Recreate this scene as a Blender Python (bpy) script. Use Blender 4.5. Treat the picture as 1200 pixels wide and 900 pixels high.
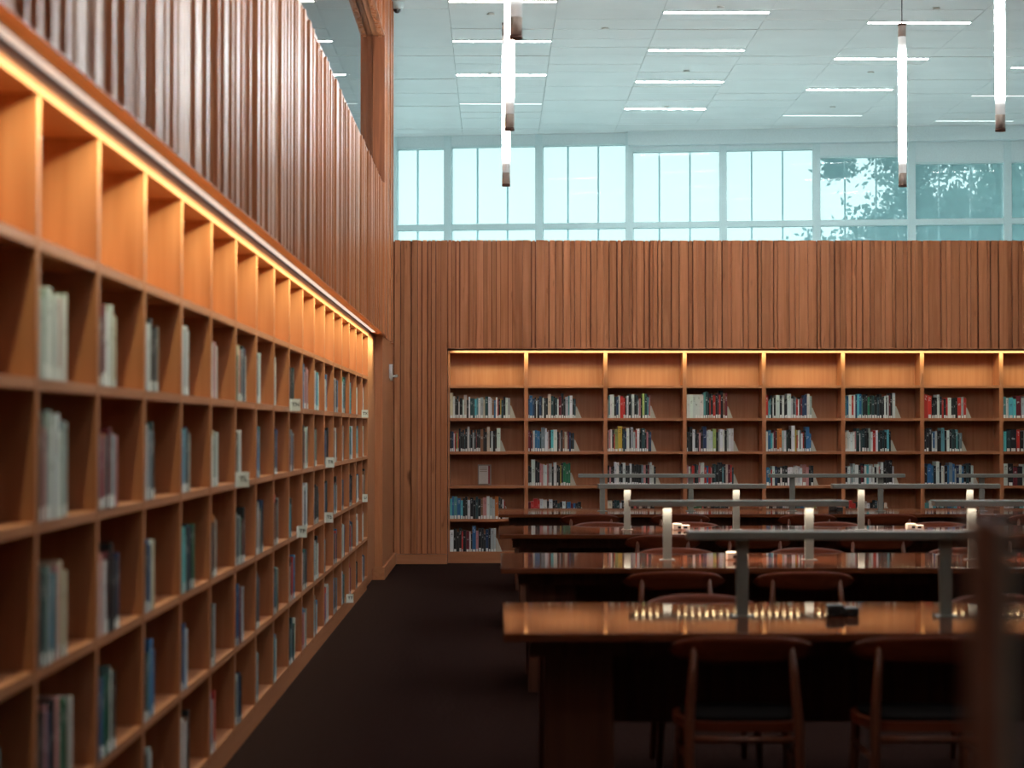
import bpy, bmesh, math, random
from mathutils import Vector, Matrix

for o in list(bpy.data.objects):
    bpy.data.objects.remove(o, do_unlink=True)
S = bpy.context.scene
COL = S.collection
R = random.Random(11)

# ------------------------------------------------------------------ camera, sky, exposure
cam = bpy.data.objects.new('camera', bpy.data.cameras.new('camera'))
COL.objects.link(cam)
cam.location = (0, 0, 1.53)
cam.rotation_euler = (math.radians(90 + 1.326), 0, math.radians(-0.491))
cam.data.sensor_width = 36
cam.data.lens = 70
cam.data.clip_start = 0.05
cam.data.clip_end = 300
cam.data.dof.use_dof = True
cam.data.dof.focus_distance = 23.0
cam.data.dof.aperture_fstop = 2.6
S.camera = cam

SKY = 1.8
CEIL_LIGHT = 43.0
FILL_LIGHT = 6.0
PENDANT = 38.0
STRIP_W = 3.1
STRIP_BACK = 1.55       # watts per metre of the bookcase light lines
DESK_W = 2.0
world = bpy.data.worlds.new('world')
S.world = world
world.use_nodes = True
wn = world.node_tree
wn.nodes.clear()
wo = wn.nodes.new('ShaderNodeOutputWorld')
wb = wn.nodes.new('ShaderNodeBackground')
wb.inputs['Color'].default_value = (0.80, 0.97, 1.0, 1)
wb.inputs['Strength'].default_value = SKY
wn.links.new(wb.outputs[0], wo.inputs[0])

S.view_settings.view_transform = 'Standard'
S.view_settings.look = 'None'
S.view_settings.gamma = 1
S.view_settings.use_curve_mapping = False
S.view_settings.exposure = 1.25


def area_light(name, loc, direction, sx, sy, watts, colour, spread=180):
    l = bpy.data.lights.new(name, 'AREA')
    l.shape = 'RECTANGLE'
    l.size, l.size_y = sx, sy
    l.energy = watts
    l.color = colour
    l.spread = math.radians(spread)
    o = bpy.data.objects.new(name, l)
    COL.objects.link(o)
    o.location = loc
    return o


def aim(o, xaxis, direction):
    z = -Vector(direction).normalized()
    x = Vector(xaxis).normalized()
    y = z.cross(x)
    m = Matrix((x, y, z)).transposed().to_4x4()
    m.translation = o.location
    o.matrix_world = m


WARM = (0.97, 1.0, 0.60)
BACKY = 22.93           # face of the bookcase in the back wall
LX = -1.22              # face of the long bookcase in the left wall
K0, K1, PITCH, YK = -2, 17, 0.8126, 5.3225
LY0, LY1 = YK + K0 * PITCH, YK + K1 * PITCH
a = area_light('bookcase_strip_light', (-1.124, (LY0 + LY1 + 0.9) / 2, 2.474), None, LY1 - LY0 + 0.9, 0.02, STRIP_W * (LY1 - LY0 + 0.9), WARM, 100)
aim(a, (0, 1, 0), (-0.57, 0, -0.82))
a = area_light('bookcase_strip_light', (3.57, BACKY - 0.078, 2.459), None, 8.1, 0.02, STRIP_BACK * 8.1, WARM, 110)
aim(a, (1, 0, 0), (0, 0.55, -0.835))


# ------------------------------------------------------------------ materials
def mat(name):
    m = bpy.data.materials.new(name)
    m.use_nodes = True
    nt = m.node_tree
    return m, nt, nt.nodes['Principled BSDF']


def plain(name, col, rough=0.5, metal=0.0, spec=0.5, bump=0.0, scale=60):
    m, nt, b = mat(name)
    b.inputs['Roughness'].default_value = rough
    b.inputs['Metallic'].default_value = metal
    b.inputs['Specular IOR Level'].default_value = spec
    n = nt.nodes.new('ShaderNodeTexNoise')
    g = nt.nodes.new('ShaderNodeNewGeometry')
    n.inputs['Scale'].default_value = scale
    n.inputs['Detail'].default_value = 3
    nt.links.new(g.outputs['Position'], n.inputs['Vector'])
    r = nt.nodes.new('ShaderNodeMapRange')
    r.inputs['To Min'].default_value = 0.90
    r.inputs['To Max'].default_value = 1.10
    nt.links.new(n.outputs['Fac'], r.inputs['Value'])
    mx = nt.nodes.new('ShaderNodeMix')
    mx.data_type = 'RGBA'
    mx.blend_type = 'MULTIPLY'
    mx.inputs['Factor'].default_value = 1
    mx.inputs[6].default_value = (*col, 1)
    nt.links.new(r.outputs[0], mx.inputs[7])
    nt.links.new(mx.outputs[2], b.inputs['Base Color'])
    if bump:
        bp = nt.nodes.new('ShaderNodeBump')
        bp.inputs['Strength'].default_value = bump
        bp.inputs['Distance'].default_value = 0.01
        nt.links.new(n.outputs['Fac'], bp.inputs['Height'])
        nt.links.new(bp.outputs[0], b.inputs['Normal'])
    return m


def wood(name, col, axis='Z', rough=0.4, spec=0.5, var=0.22, dark=0.68, coat=0.0, knots=False, bump=0.05):
    """Grain runs along AXIS; every object gets its own tone and its own stretch of grain."""
    m, nt, b = mat(name)
    N, L = nt.nodes, nt.links
    g = N.new('ShaderNodeNewGeometry')
    oi = N.new('ShaderNodeObjectInfo')
    off = N.new('ShaderNodeVectorMath')
    off.operation = 'MULTIPLY_ADD'
    cv = N.new('ShaderNodeCombineXYZ')
    for i in range(3):
        L.new(oi.outputs['Random'], cv.inputs[i])
    L.new(cv.outputs[0], off.inputs[0])
    off.inputs[1].default_value = (37, 23, 51)
    L.new(g.outputs['Position'], off.inputs[2])
    mp = N.new('ShaderNodeMapping')
    sc = {'X': (1.2, 28, 28), 'Y': (28, 1.2, 28), 'Z': (28, 28, 1.2)}[axis]
    mp.inputs['Scale'].default_value = sc
    L.new(off.outputs[0], mp.inputs['Vector'])
    n = N.new('ShaderNodeTexNoise')
    n.inputs['Scale'].default_value = 1.0
    n.inputs['Detail'].default_value = 6
    n.inputs['Distortion'].default_value = 0.6
    L.new(mp.outputs[0], n.inputs['Vector'])
    cr = N.new('ShaderNodeValToRGB')
    cr.color_ramp.elements[0].position = 0.30
    cr.color_ramp.elements[1].position = 0.72
    d = tuple(c * k for c, k in zip(col, (dark, dark * 0.92, dark * 0.86)))
    h = tuple(min(1, c * k) for c, k in zip(col, (1.12, 1.16, 1.2)))
    cr.color_ramp.elements[0].color = (*d, 1)
    cr.color_ramp.elements[1].color = (*h, 1)
    L.new(n.outputs['Fac'], cr.inputs[0])
    r = N.new('ShaderNodeMapRange')
    r.inputs['To Min'].default_value = 1 - var
    r.inputs['To Max'].default_value = 1 + var
    L.new(oi.outputs['Random'], r.inputs['Value'])
    mx = N.new('ShaderNodeMix')
    mx.data_type = 'RGBA'
    mx.blend_type = 'MULTIPLY'
    mx.inputs['Factor'].default_value = 1
    L.new(cr.outputs[0], mx.inputs[6])
    L.new(r.outputs[0], mx.inputs[7])
    last = mx.outputs[2]
    if knots:
        n2 = N.new('ShaderNodeTexNoise')
        n2.inputs['Scale'].default_value = 1
        n2.inputs['Detail'].default_value = 2
        mp2 = N.new('ShaderNodeMapping')
        mp2.inputs['Scale'].default_value = {'X': (3, 14, 14), 'Y': (14, 3, 14), 'Z': (14, 14, 3)}[axis]
        L.new(off.outputs[0], mp2.inputs['Vector'])
        L.new(mp2.outputs[0], n2.inputs['Vector'])
        k = N.new('ShaderNodeMapRange')
        k.inputs['From Min'].default_value = 0.68
        k.inputs['From Max'].default_value = 0.78
        k.inputs['To Min'].default_value = 1.0
        k.inputs['To Max'].default_value = 0.55
        L.new(n2.outputs['Fac'], k.inputs['Value'])
        m3 = N.new('ShaderNodeMix')
        m3.data_type = 'RGBA'
        m3.blend_type = 'MULTIPLY'
        m3.inputs['Factor'].default_value = 1
        L.new(last, m3.inputs[6])
        L.new(k.outputs[0], m3.inputs[7])
        last = m3.outputs[2]
    L.new(last, b.inputs['Base Color'])
    b.inputs['Roughness'].default_value = rough
    b.inputs['Specular IOR Level'].default_value = spec
    if coat:
        b.inputs['Coat Weight'].default_value = coat
        b.inputs['Coat Roughness'].default_value = 0.10
    bp = N.new('ShaderNodeBump')
    bp.inputs['Strength'].default_value = bump
    bp.inputs['Distance'].default_value = 0.004
    L.new(n.outputs['Fac'], bp.inputs['Height'])
    L.new(bp.outputs[0], b.inputs['Normal'])
    return m


def glow(name, col, strength, base=(0.8, 0.8, 0.8), fade=None):
    m, nt, b = mat(name)
    b.inputs['Base Color'].default_value = (*base, 1)
    b.inputs['Emission Color'].default_value = (*col, 1)
    b.inputs['Emission Strength'].default_value = strength
    if fade:
        tc = nt.nodes.new('ShaderNodeTexCoord')
        sp = nt.nodes.new('ShaderNodeSeparateXYZ')
        nt.links.new(tc.outputs['Generated'], sp.inputs[0])
        mm = nt.nodes.new('ShaderNodeMath')
        mm.operation = 'PINGPONG'
        mm.inputs[1].default_value = 0.5
        nt.links.new(sp.outputs['Z'], mm.inputs[0])
        r = nt.nodes.new('ShaderNodeMapRange')
        r.interpolation_type = 'SMOOTHSTEP'
        r.inputs['From Max'].default_value = fade
        nt.links.new(mm.outputs[0], r.inputs['Value'])
        pw = nt.nodes.new('ShaderNodeMath')
        pw.operation = 'POWER'
        pw.inputs[1].default_value = 6.0
        nt.links.new(r.outputs[0], pw.inputs[0])
        ml = nt.nodes.new('ShaderNodeMath')
        ml.operation = 'MULTIPLY_ADD'
        ml.inputs[1].default_value = strength
        ml.inputs[2].default_value = 0.12
        nt.links.new(pw.outputs[0], ml.inputs[0])
        nt.links.new(ml.outputs[0], b.inputs['Emission Strength'])
    return m


SLATC = (0.48, 0.192, 0.090)
CASEC = (0.40, 0.155, 0.068)
M = {
    'slat': wood('slat_wood', SLATC, 'Z', 0.34, 0.08, 0.15, 0.84, knots=True),
    'slat_back': wood('slat_backing', (0.26, 0.075, 0.026), 'Z', 0.5, 0.3, 0.05),
    'soffit': wood('soffit_wood', SLATC, 'Y', 0.45, 0.4, 0.05),
    'soffit_x': wood('soffit_wood_x', SLATC, 'X', 0.45, 0.4, 0.05),
    'case_z': wood('case_wood_upright', CASEC, 'Z', 0.42, 0.4, 0.06, 0.92),
    'case_y': wood('case_wood_long', CASEC, 'Y', 0.42, 0.4, 0.06, 0.92),
    'case_x': wood('case_wood_cross', CASEC, 'X', 0.42, 0.4, 0.06, 0.92),
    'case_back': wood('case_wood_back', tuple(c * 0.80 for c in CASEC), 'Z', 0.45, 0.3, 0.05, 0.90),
    'table': wood('table_wood', (0.13, 0.036, 0.015), 'X', 0.05, 0.34, 0.06, bump=0.0),
    'table_leg': wood('table_leg_wood', (0.10, 0.034, 0.018), 'Z', 0.45, 0.3, 0.05),
    'chair': wood('chair_wood', (0.125, 0.027, 0.011), 'X', 0.5, 0.1, 0.12),
    'chair_leg': wood('chair_leg_wood', (0.14, 0.040, 0.018), 'Z', 0.38, 0.5, 0.10),
    'chair_seat': plain('chair_seat_pad', (0.008, 0.007, 0.007), 0.95, 0, 0.03),
    'post_wood': wood('post_wood', (0.52, 0.24, 0.16), 'Z', 0.4, 0.4, 0.02),
    'carpet': plain('carpet', (0.0235, 0.0125, 0.0110), 0.95, 0, 0.0, 0.5, 30),
    'ceiling': plain('ceiling_paint', (0.80, 0.86, 0.86), 0.32, 0, 0.5, 0, 2),
    'ceiling_tile': plain('ceiling_tile_paint', (0.86, 0.92, 0.92), 0.26, 0, 0.55, 0, 1.3),
    'white': plain('white_paint', (0.66, 0.80, 0.82), 0.5),
    'mullion': plain('mullion_paint', (0.60, 0.77, 0.79), 0.42),
    'fin': plain('fin_metal', (0.80, 0.86, 0.86), 0.5),
    'metal': plain('lamp_metal', (0.19, 0.20, 0.18), 0.45, 0.2),
    'grey_metal': plain('grey_metal', (0.58, 0.61, 0.58), 0.5, 0.1),
    'bounce_floor': plain('bounce_floor_paint', (0.72, 0.74, 0.74), 0.6),
    'rail_grey': plain('rail_grey', (0.30, 0.28, 0.27), 0.5),
    'steel': plain('brushed_steel', (0.62, 0.64, 0.64), 0.3, 0.9),
    'cap': plain('pendant_cap', (0.46, 0.38, 0.33), 0.42, 0.2),
    'cap_dark': plain('pendant_ring', (0.12, 0.06, 0.045), 0.45, 0.4),
    'cable': plain('cable', (0.03, 0.03, 0.03), 0.6),
    'black': plain('black_plastic', (0.012, 0.012, 0.013), 0.25),
    'black_socket': plain('socket_black', (0.015, 0.014, 0.014), 0.5),
    'plastic': plain('cream_plastic', (0.72, 0.66, 0.55), 0.4),
    'plastic_shaded': plain('plastic_shaded', (0.022, 0.022, 0.022), 0.45),  # outlet plastic with the shade of an unlit lamp put into its colour
    'teal_plastic': plain('grey_green_plastic', (0.07, 0.10, 0.105), 0.5),
    'paper': plain('page_paper', (0.62, 0.58, 0.50), 0.9),
    'sticker': plain('spine_sticker', (0.70, 0.70, 0.68), 0.6),
    'bookend': plain('bookend_paint', (0.44, 0.40, 0.33), 0.5),
    'sign': plain('sign_card', (0.66, 0.66, 0.63), 0.5),
    'ink': plain('sign_ink', (0.015, 0.017, 0.017), 0.7),
    'frame_clear': plain('display_stand', (0.20, 0.15, 0.12), 0.3),
    'display_cover': plain('display_cover', (0.42, 0.38, 0.35), 0.5),
    'display_red': plain('display_stripe', (0.20, 0.02, 0.025), 0.5),
    'plain_wall': wood('plain_wall_wood', (0.20, 0.09, 0.045), 'Z', 0.6, 0.3, 0.02),
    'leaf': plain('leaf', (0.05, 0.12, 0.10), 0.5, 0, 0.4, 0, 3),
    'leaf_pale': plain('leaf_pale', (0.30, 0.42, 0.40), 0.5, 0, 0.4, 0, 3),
    'bark': plain('bark', (0.06, 0.05, 0.04), 0.9, 0, 0.2, 0.5, 8),
    'earth': plain('earth', (0.42, 0.42, 0.40), 0.95, 0, 0.2, 0, 1),
    'far_room': plain('far_room_paint', (0.30, 0.30, 0.29), 0.7),
    'led_lit': glow('ceiling_diffuser', (0.92, 1.0, 0.99), CEIL_LIGHT),
    'led_fill': glow('ceiling_diffuser_fill', (1.0, 0.92, 0.82), FILL_LIGHT),
    'led_dim': glow('ceiling_diffuser_dim', (0.9, 1.0, 1.0), 0.55),
    'tube': glow('pendant_tube', (0.96, 1.0, 0.98), PENDANT, fade=0.15),
    'bead': glow('strip_led', (1.0, 0.90, 0.82), 0.30),
    'desk_led': glow('desk_led', (1.0, 0.74, 0.38), 16.0),
    'desk_led_off': plain('desk_led_off', (0.5, 0.45, 0.3), 0.4),
}


def glass(name, tint, haze, refl=1.0):
    m = bpy.data.materials.new(name)
    m.use_nodes = True
    nt = m.node_tree
    nt.nodes.clear()
    out = nt.nodes.new('ShaderNodeOutputMaterial')
    tr = nt.nodes.new('ShaderNodeBsdfTransparent')
    tr.inputs[0].default_value = (*tint, 1)
    tl = nt.nodes.new('ShaderNodeBsdfTranslucent')
    tl.inputs[0].default_value = (0.62, 0.92, 0.97, 1)
    gl = nt.nodes.new('ShaderNodeBsdfGlossy')
    gl.inputs['Roughness'].default_value = 0.02
    fr = nt.nodes.new('ShaderNodeFresnel')
    fr.inputs['IOR'].default_value = 1.5
    a_ = nt.nodes.new('ShaderNodeMixShader')
    a_.inputs[0].default_value = haze
    b_ = nt.nodes.new('ShaderNodeMixShader')
    nt.links.new(tr.outputs[0], a_.inputs[1])
    nt.links.new(tl.outputs[0], a_.inputs[2])
    fm = nt.nodes.new('ShaderNodeMath')
    fm.operation = 'MULTIPLY'
    fm.inputs[1].default_value = refl
    nt.links.new(fr.outputs[0], fm.inputs[0])
    nt.links.new(fm.outputs[0], b_.inputs[0])
    nt.links.new(a_.outputs[0], b_.inputs[1])
    nt.links.new(gl.outputs[0], b_.inputs[2])
    nt.links.new(b_.outputs[0], out.inputs[0])
    return m


M['glass'] = glass('window_glass', (0.535, 0.575, 0.565), 0.19, 0.22)
M['glass_clear'] = glass('clear_glass', (0.50, 0.53, 0.53), 0.03)
M['glass_inner'] = glass('interior_glass', (0.75, 0.85, 0.85), 0.03)


def book_mat(name, src):
    m, nt, b = mat(name)
    N, L = nt.nodes, nt.links
    if src == 'object':
        oi = N.new('ShaderNodeObjectInfo')
        col, alp = oi.outputs['Color'], oi.outputs['Alpha']
    else:
        at = N.new('ShaderNodeVertexColor')
        at.layer_name = 'Col'
        col, alp = at.outputs['Color'], at.outputs['Alpha']
    uv = N.new('ShaderNodeUVMap')
    uv.uv_map = 'UV'
    sp = N.new('ShaderNodeSeparateXYZ')
    L.new(uv.outputs[0], sp.inputs[0])

    def math_(op, x, y):
        n = N.new('ShaderNodeMath')
        n.operation = op
        for i, v in enumerate((x, y)):
            if isinstance(v, (int, float)):
                n.inputs[i].default_value = v
            else:
                L.new(v, n.inputs[i])
        return n.outputs[0]
    # printed title: lettering-like blocks down the middle of the spine
    cv = N.new('ShaderNodeCombineXYZ')
    L.new(math_('MULTIPLY', sp.outputs['X'], 2.2), cv.inputs[0])
    L.new(math_('MULTIPLY', sp.outputs['Y'], 26), cv.inputs[1])
    L.new(math_('MULTIPLY', alp, 91), cv.inputs[2])
    n = N.new('ShaderNodeTexNoise')
    n.inputs['Scale'].default_value = 1
    n.inputs['Detail'].default_value = 1
    L.new(cv.outputs[0], n.inputs['Vector'])
    hit = math_('GREATER_THAN', n.outputs['Fac'], 0.53)
    band = math_('MULTIPLY', math_('GREATER_THAN', sp.outputs['Y'], math_('MULTIPLY_ADD', alp, 0.25)),
                 math_('LESS_THAN', sp.outputs['Y'], math_('ADD', math_('MULTIPLY', alp, 0.35), 0.60)))
    mid = math_('MULTIPLY', math_('GREATER_THAN', sp.outputs['X'], 0.22), math_('LESS_THAN', sp.outputs['X'], 0.78))
    k = math_('MULTIPLY', math_('MULTIPLY', hit, band), mid)
    k = math_('MULTIPLY', k, 0.62)
    bw = N.new('ShaderNodeRGBToBW')
    L.new(col, bw.inputs[0])
    inv = math_('LESS_THAN', bw.outputs[0], 0.22)
    inv = math_('MULTIPLY', inv, 0.55)
    ink = N.new('ShaderNodeCombineColor')
    for i in range(3):
        L.new(math_('ADD', inv, 0.03), ink.inputs[i])
    mx = N.new('ShaderNodeMix')
    mx.data_type = 'RGBA'
    L.new(k, mx.inputs['Factor'])
    L.new(col, mx.inputs[6])
    L.new(ink.outputs[0], mx.inputs[7])
    L.new(mx.outputs[2], b.inputs['Base Color'])
    b.inputs['Roughness'].default_value = 0.45
    b.inputs['Specular IOR Level'].default_value = 0.35
    return m


M['cover'] = book_mat('book_cover', 'object')
M['cover_mass'] = book_mat('book_cover_mass', 'attribute')

# ------------------------------------------------------------------ building helpers
_cache = {}


def link(name, data, parent=None, loc=(0, 0, 0)):
    o = bpy.data.objects.new(name, data)
    COL.objects.link(o)
    if parent is not None:
        o.parent = parent
    o.location = loc
    return o


def tag(o, label, cat, group=None, kind=None):
    if label:
        o['label'] = label
    if cat:
        o['category'] = cat
    if group:
        o['group'] = group
    if kind:
        o['kind'] = kind
    return o


def thing(name, label, cat, loc=(0, 0, 0), rz=0, group=None):
    o = link(name, None, None, loc)
    o.rotation_euler.z = rz
    o.empty_display_size = 0.1
    return tag(o, label, cat, group)


def unit_box(m):
    key = ('box', m)
    if key not in _cache:
        bm = bmesh.new()
        bmesh.ops.create_cube(bm, size=1)
        me = bpy.data.meshes.new('box_' + m)
        bm.to_mesh(me)
        bm.free()
        me.materials.append(M[m])
        _cache[key] = me
    return _cache[key]


def box(name, m, x0, x1, y0, y1, z0, z1, parent=None):
    """A box in world coordinates, sharing one unit mesh per material."""
    c = Vector(((x0 + x1) / 2, (y0 + y1) / 2, (z0 + z1) / 2))
    if parent is not None:
        p = parent
        while p is not None:
            c -= p.location
            p = p.parent
    o = link(name, unit_box(m), parent, c)
    o.scale = (abs(x1 - x0), abs(y1 - y0), abs(z1 - z0))
    return o


def struct(o):
    o['kind'] = 'structure'
    return o


def add_box(bm, x0, x1, y0, y1, z0, z1, bevel=0.0, seg=2):
    r = bmesh.ops.create_cube(bm, size=1)
    vs = r['verts']
    bmesh.ops.scale(bm, vec=(x1 - x0, y1 - y0, z1 - z0), verts=vs)
    bmesh.ops.translate(bm, vec=((x0 + x1) / 2, (y0 + y1) / 2, (z0 + z1) / 2), verts=vs)
    if bevel:
        es = list({e for v in vs for e in v.link_edges})
        bmesh.ops.bevel(bm, geom=es, offset=bevel, segments=seg, affect='EDGES', profile=0.5)


def add_tube(bm, pts, radii, seg=10):
    rings = []
    pts = [Vector(p) for p in pts]
    for i, p in enumerate(pts):
        t = (pts[min(i + 1, len(pts) - 1)] - pts[max(i - 1, 0)]).normalized()
        u = t.orthogonal().normalized() if abs(t.z) < 0.99 else Vector((1, 0, 0))
        if i:
            u = (pu - t * pu.dot(t)).normalized()
        pu = u
        v = t.cross(u)
        r = radii[i] if isinstance(radii, (list, tuple)) else radii
        rings.append([bm.verts.new(p + u * math.cos(2 * math.pi * k / seg) * r + v * math.sin(2 * math.pi * k / seg) * r) for k in range(seg)])
    for q in range(len(rings) - 1):
        for k in range(seg):
            f = bm.faces.new((rings[q][k], rings[q][(k + 1) % seg], rings[q + 1][(k + 1) % seg], rings[q + 1][k]))
            f.smooth = True
    bm.faces.new(rings[0][::-1])
    bm.faces.new(rings[-1])


def mesh(name, bm, m, parent=None, loc=(0, 0, 0)):
    me = bpy.data.meshes.new(name)
    bmesh.ops.recalc_face_normals(bm, faces=bm.faces)
    bm.to_mesh(me)
    bm.free()
    me.materials.append(M[m])
    return link(name, me, parent, loc)


def bbox(name, m, x0, x1, y0, y1, z0, z1, parent=None, bevel=0.004, seg=2):
    bm = bmesh.new()
    add_box(bm, x0, x1, y0, y1, z0, z1, bevel, seg)
    return mesh(name, bm, m, parent)


def tree_copy(o, parent=None):
    c = o.copy()
    COL.objects.link(c)
    c.parent = parent
    for ch in list(o.children):
        tree_copy(ch, c)
    return c


ORD = ['zeroth', 'first', 'second', 'third', 'fourth', 'fifth', 'sixth', 'seventh', 'eighth', 'ninth', 'tenth', 'eleventh', 'twelfth', 'thirteenth',
       'fourteenth', 'fifteenth', 'sixteenth', 'seventeenth', 'eighteenth', 'nineteenth', 'twentieth', '21st', '22nd', '23rd', '24th', '25th', '26th', '27th',
       '28th', '29th', '30th']

# ------------------------------------------------------------------ room shell
CZ = 6.28
bounce_floor = struct(box('floor_bounce', 'bounce_floor', -4.2, 9.98, BACKY + 0.76, 31.9, 2.60, 2.70))  # unseen pale floor, added to bounce light up to the ceiling
floor = struct(box('floor', 'carpet', -4.5, 10.4, -2.6, 33.4, -0.2, 0.0))
ceiling = struct(box('ceiling', 'ceiling', -4.5, 10.4, -2.6, 33.4, CZ + 0.045, CZ + 0.3))
wall_right = struct(box('wall_right', 'plain_wall', 10.0, 10.3, -2.4, 31.0, 0, 4.0))
struct(box('wall_right_upper', 'plain_wall', 10.0, 10.3, -2.4, 9.74, 4.0, 6.12))
struct(box('trim_7', 'ceiling', 10.0, 10.3, -2.4, 31.0, 6.12, CZ + 0.04))
for k in range(4, 11):  # unseen window band, added to bring in daylight from the right
    y = -2.4 + k * 3.036
    w = struct(link('window_%d' % (k + 20), None))
    box('frame', 'mullion', 9.98, 10.2, y - 0.06, y + 0.06, 4.0, 6.12, w)
    box('pane', 'glass_clear', 10.10, 10.11, y + 0.06, y + 2.97, 4.0, 6.12, w)
struct(box('wall_near', 'plain_wall', -1.5, 10.0, -2.6, -2.3, 0, CZ + 0.04))
# flat ceiling nearer than the panelled field
box('panel', 'ceiling', -1.2, 10.0, -2.3, 21.8, CZ, CZ + 0.045, ceiling)
# panels: 1.21 m wide, 0.5625 m deep, joints recessed
PX0, PW, PD = -0.52, 1.213, 0.5625
for i in range(-2, 9):
    for j in range(19):
        x0, y0 = PX0 + i * PW, 21.8 + j * PD
        dz = R.uniform(-0.002, 0.002)
        p = box('panel', 'ceiling_tile', x0 + 0.002, x0 + PW - 0.002, y0 + 0.0025, y0 + PD - 0.0025, CZ + dz, CZ + 0.04, ceiling)
        p.rotation_euler.x = R.uniform(-0.004, 0.007)

# ---- left wall: slats above the bookcase, an opening with glass above them
wall_left = struct(box('wall_left', 'slat_back', -1.55, -1.20, -2.3, 20.40, 2.53, 4.05))
box('sill', 'soffit', -1.40, -1.155, -2.3, 20.40, 4.05, 4.075, wall_left)
box('upper_wall', 'slat_back', -1.42, -1.20, -2.3, 20.40, 5.60, CZ + 0.02, wall_left)
box('end_wall', 'slat_back', -1.55, -1.19, 20.42, 22.15, 2.53, CZ + 0.02, wall_left)
box('backing_wall', 'plain_wall', -1.70, -1.56, -2.3, 20.40, 0, 2.53, wall_left)
box('jamb', 'slat_back', -1.255, -1.135, 20.385, 20.42, 4.075, 5.60, wall_left)
box('jamb', 'slat_back', -1.55, -1.275, 20.385, 20.42, 4.075, 5.60, wall_left)
box('head', 'soffit', -1.255, -1.135, -2.3, 20.42, 5.585, 5.60, wall_left)
struct(box('trim_1', 'soffit', -1.55, -1.118, LY0 - 4, 20.40, 2.497, 2.502))


def slats_y(y, y1, z0, z1, back, parent, stuff=False):
    bm = bmesh.new() if stuff else None
    while y < y1:
        w = R.choice((0.026, 0.034, 0.044, 0.044, 0.056, 0.070, 0.088))
        d = R.choice((0.030, 0.036, 0.042, 0.050, 0.058))
        w = min(w, y1 - y)
        if w > 0.01:
            if stuff:
                add_box(bm, back, back + d, y, y + w, z0, z1)
            else:
                box('slat', 'slat', back - 0.002, back + d, y, y + w, z0, z1, parent)
        y += w + R.choice((0.002, 0.004, 0.008, 0.012))
    if stuff:
        o = mesh('slat_band', bm, 'slat', parent)
        o.location = -parent.location
        o.scale = tuple(1 / s for s in parent.scale) if parent.scale.x != 1 else (1, 1, 1)
        o.location = tuple(-l / s for l, s in zip(parent.location, parent.scale))
        o['kind'] = 'stuff'


def unscaled(p):
    """Give a shell box unit scale so that its children sit in world units."""
    me = p.data.copy()
    me.transform(Matrix.Diagonal((*p.scale, 1)))
    p.data = me
    s = p.scale.copy()
    p.scale = (1, 1, 1)
    for c in p.children:
        pass
    return p


def scene_fix(p):
    unscaled(p)


for p in (floor, ceiling, wall_left):
    unscaled(p)
slats_y(4.15, 20.36, 2.503, 4.06, -1.198, wall_left)
slats_y(20.44, 22.15, 2.50, CZ, -1.188, wall_left)
bm = bmesh.new()
y = 16.0
while y < 20.36:
    w = R.choice((0.026, 0.034, 0.044, 0.056, 0.070))
    add_box(bm, -1.198, -1.198 + R.choice((0.02, 0.03, 0.04, 0.052)), y, y + w, 5.575 - R.choice((0, 0.006)), CZ)
    y += w + R.choice((0.006, 0.012, 0.02))
o = mesh('slat_band', bm, 'slat', wall_left)
o.location = -wall_left.location
o['kind'] = 'stuff'

# filler panel, pilaster and flush door at the far end of the left wall
struct(box('trim_3', 'case_z', -1.30, -1.232, LY1 + 0.022, 20.40, 0.13, 2.49))
struct(box('trim_4', 'case_z', -1.55, -1.150, 20.40, 20.46, 0.0, 2.50))
struct(box('baseboard_left', 'case_y', -1.55, -1.255, LY1 + 0.03, 20.38, 0.0, 0.128))
struct(box('baseboard_corner', 'case_y', -1.55, -1.128, 20.385, 22.80, 0.0, 0.13))
door = struct(box('door_1', 'case_z', -1.20, -1.150, 20.48, 22.40, 0.132, 2.49))
unscaled(door)
hd = link('door_handle', None, door)
bm = bmesh.new()
add_box(bm, -1.150, -1.110, 21.62, 21.68, 2.09, 2.245, 0.004)
hp = mesh('plate', bm, 'steel', door)
hp.location = -door.location
bm = bmesh.new()
add_tube(bm, [(-1.14, 21.64, 2.115), (-1.070, 21.64, 2.115)], 0.012)
add_tube(bm, [(-1.09, 21.64, 2.115), (-1.066, 21.63, 2.118), (-1.066, 21.55, 2.118)], 0.015)
add_tube(bm, [(-1.14, 21.64, 2.08), (-1.112, 21.64, 2.08)], 0.016)
hl = mesh('lever', bm, 'steel', door)
hl.location = -door.location
bpy.data.objects.remove(hd)

# interior glass above the left slats and the room behind it
win_in = struct(box('window_1', 'glass_inner', -1.268, -1.258, -2.3, 20.40, 4.06, 5.62))
struct(box('wall_beyond', 'far_room', -4.4, -4.2, -2.3, 31, 0, CZ + 0.03))
struct(box('partition_beyond', 'far_room', -4.2, -1.56, 20.5, 20.7, 2.5, CZ + 0.03))

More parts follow.
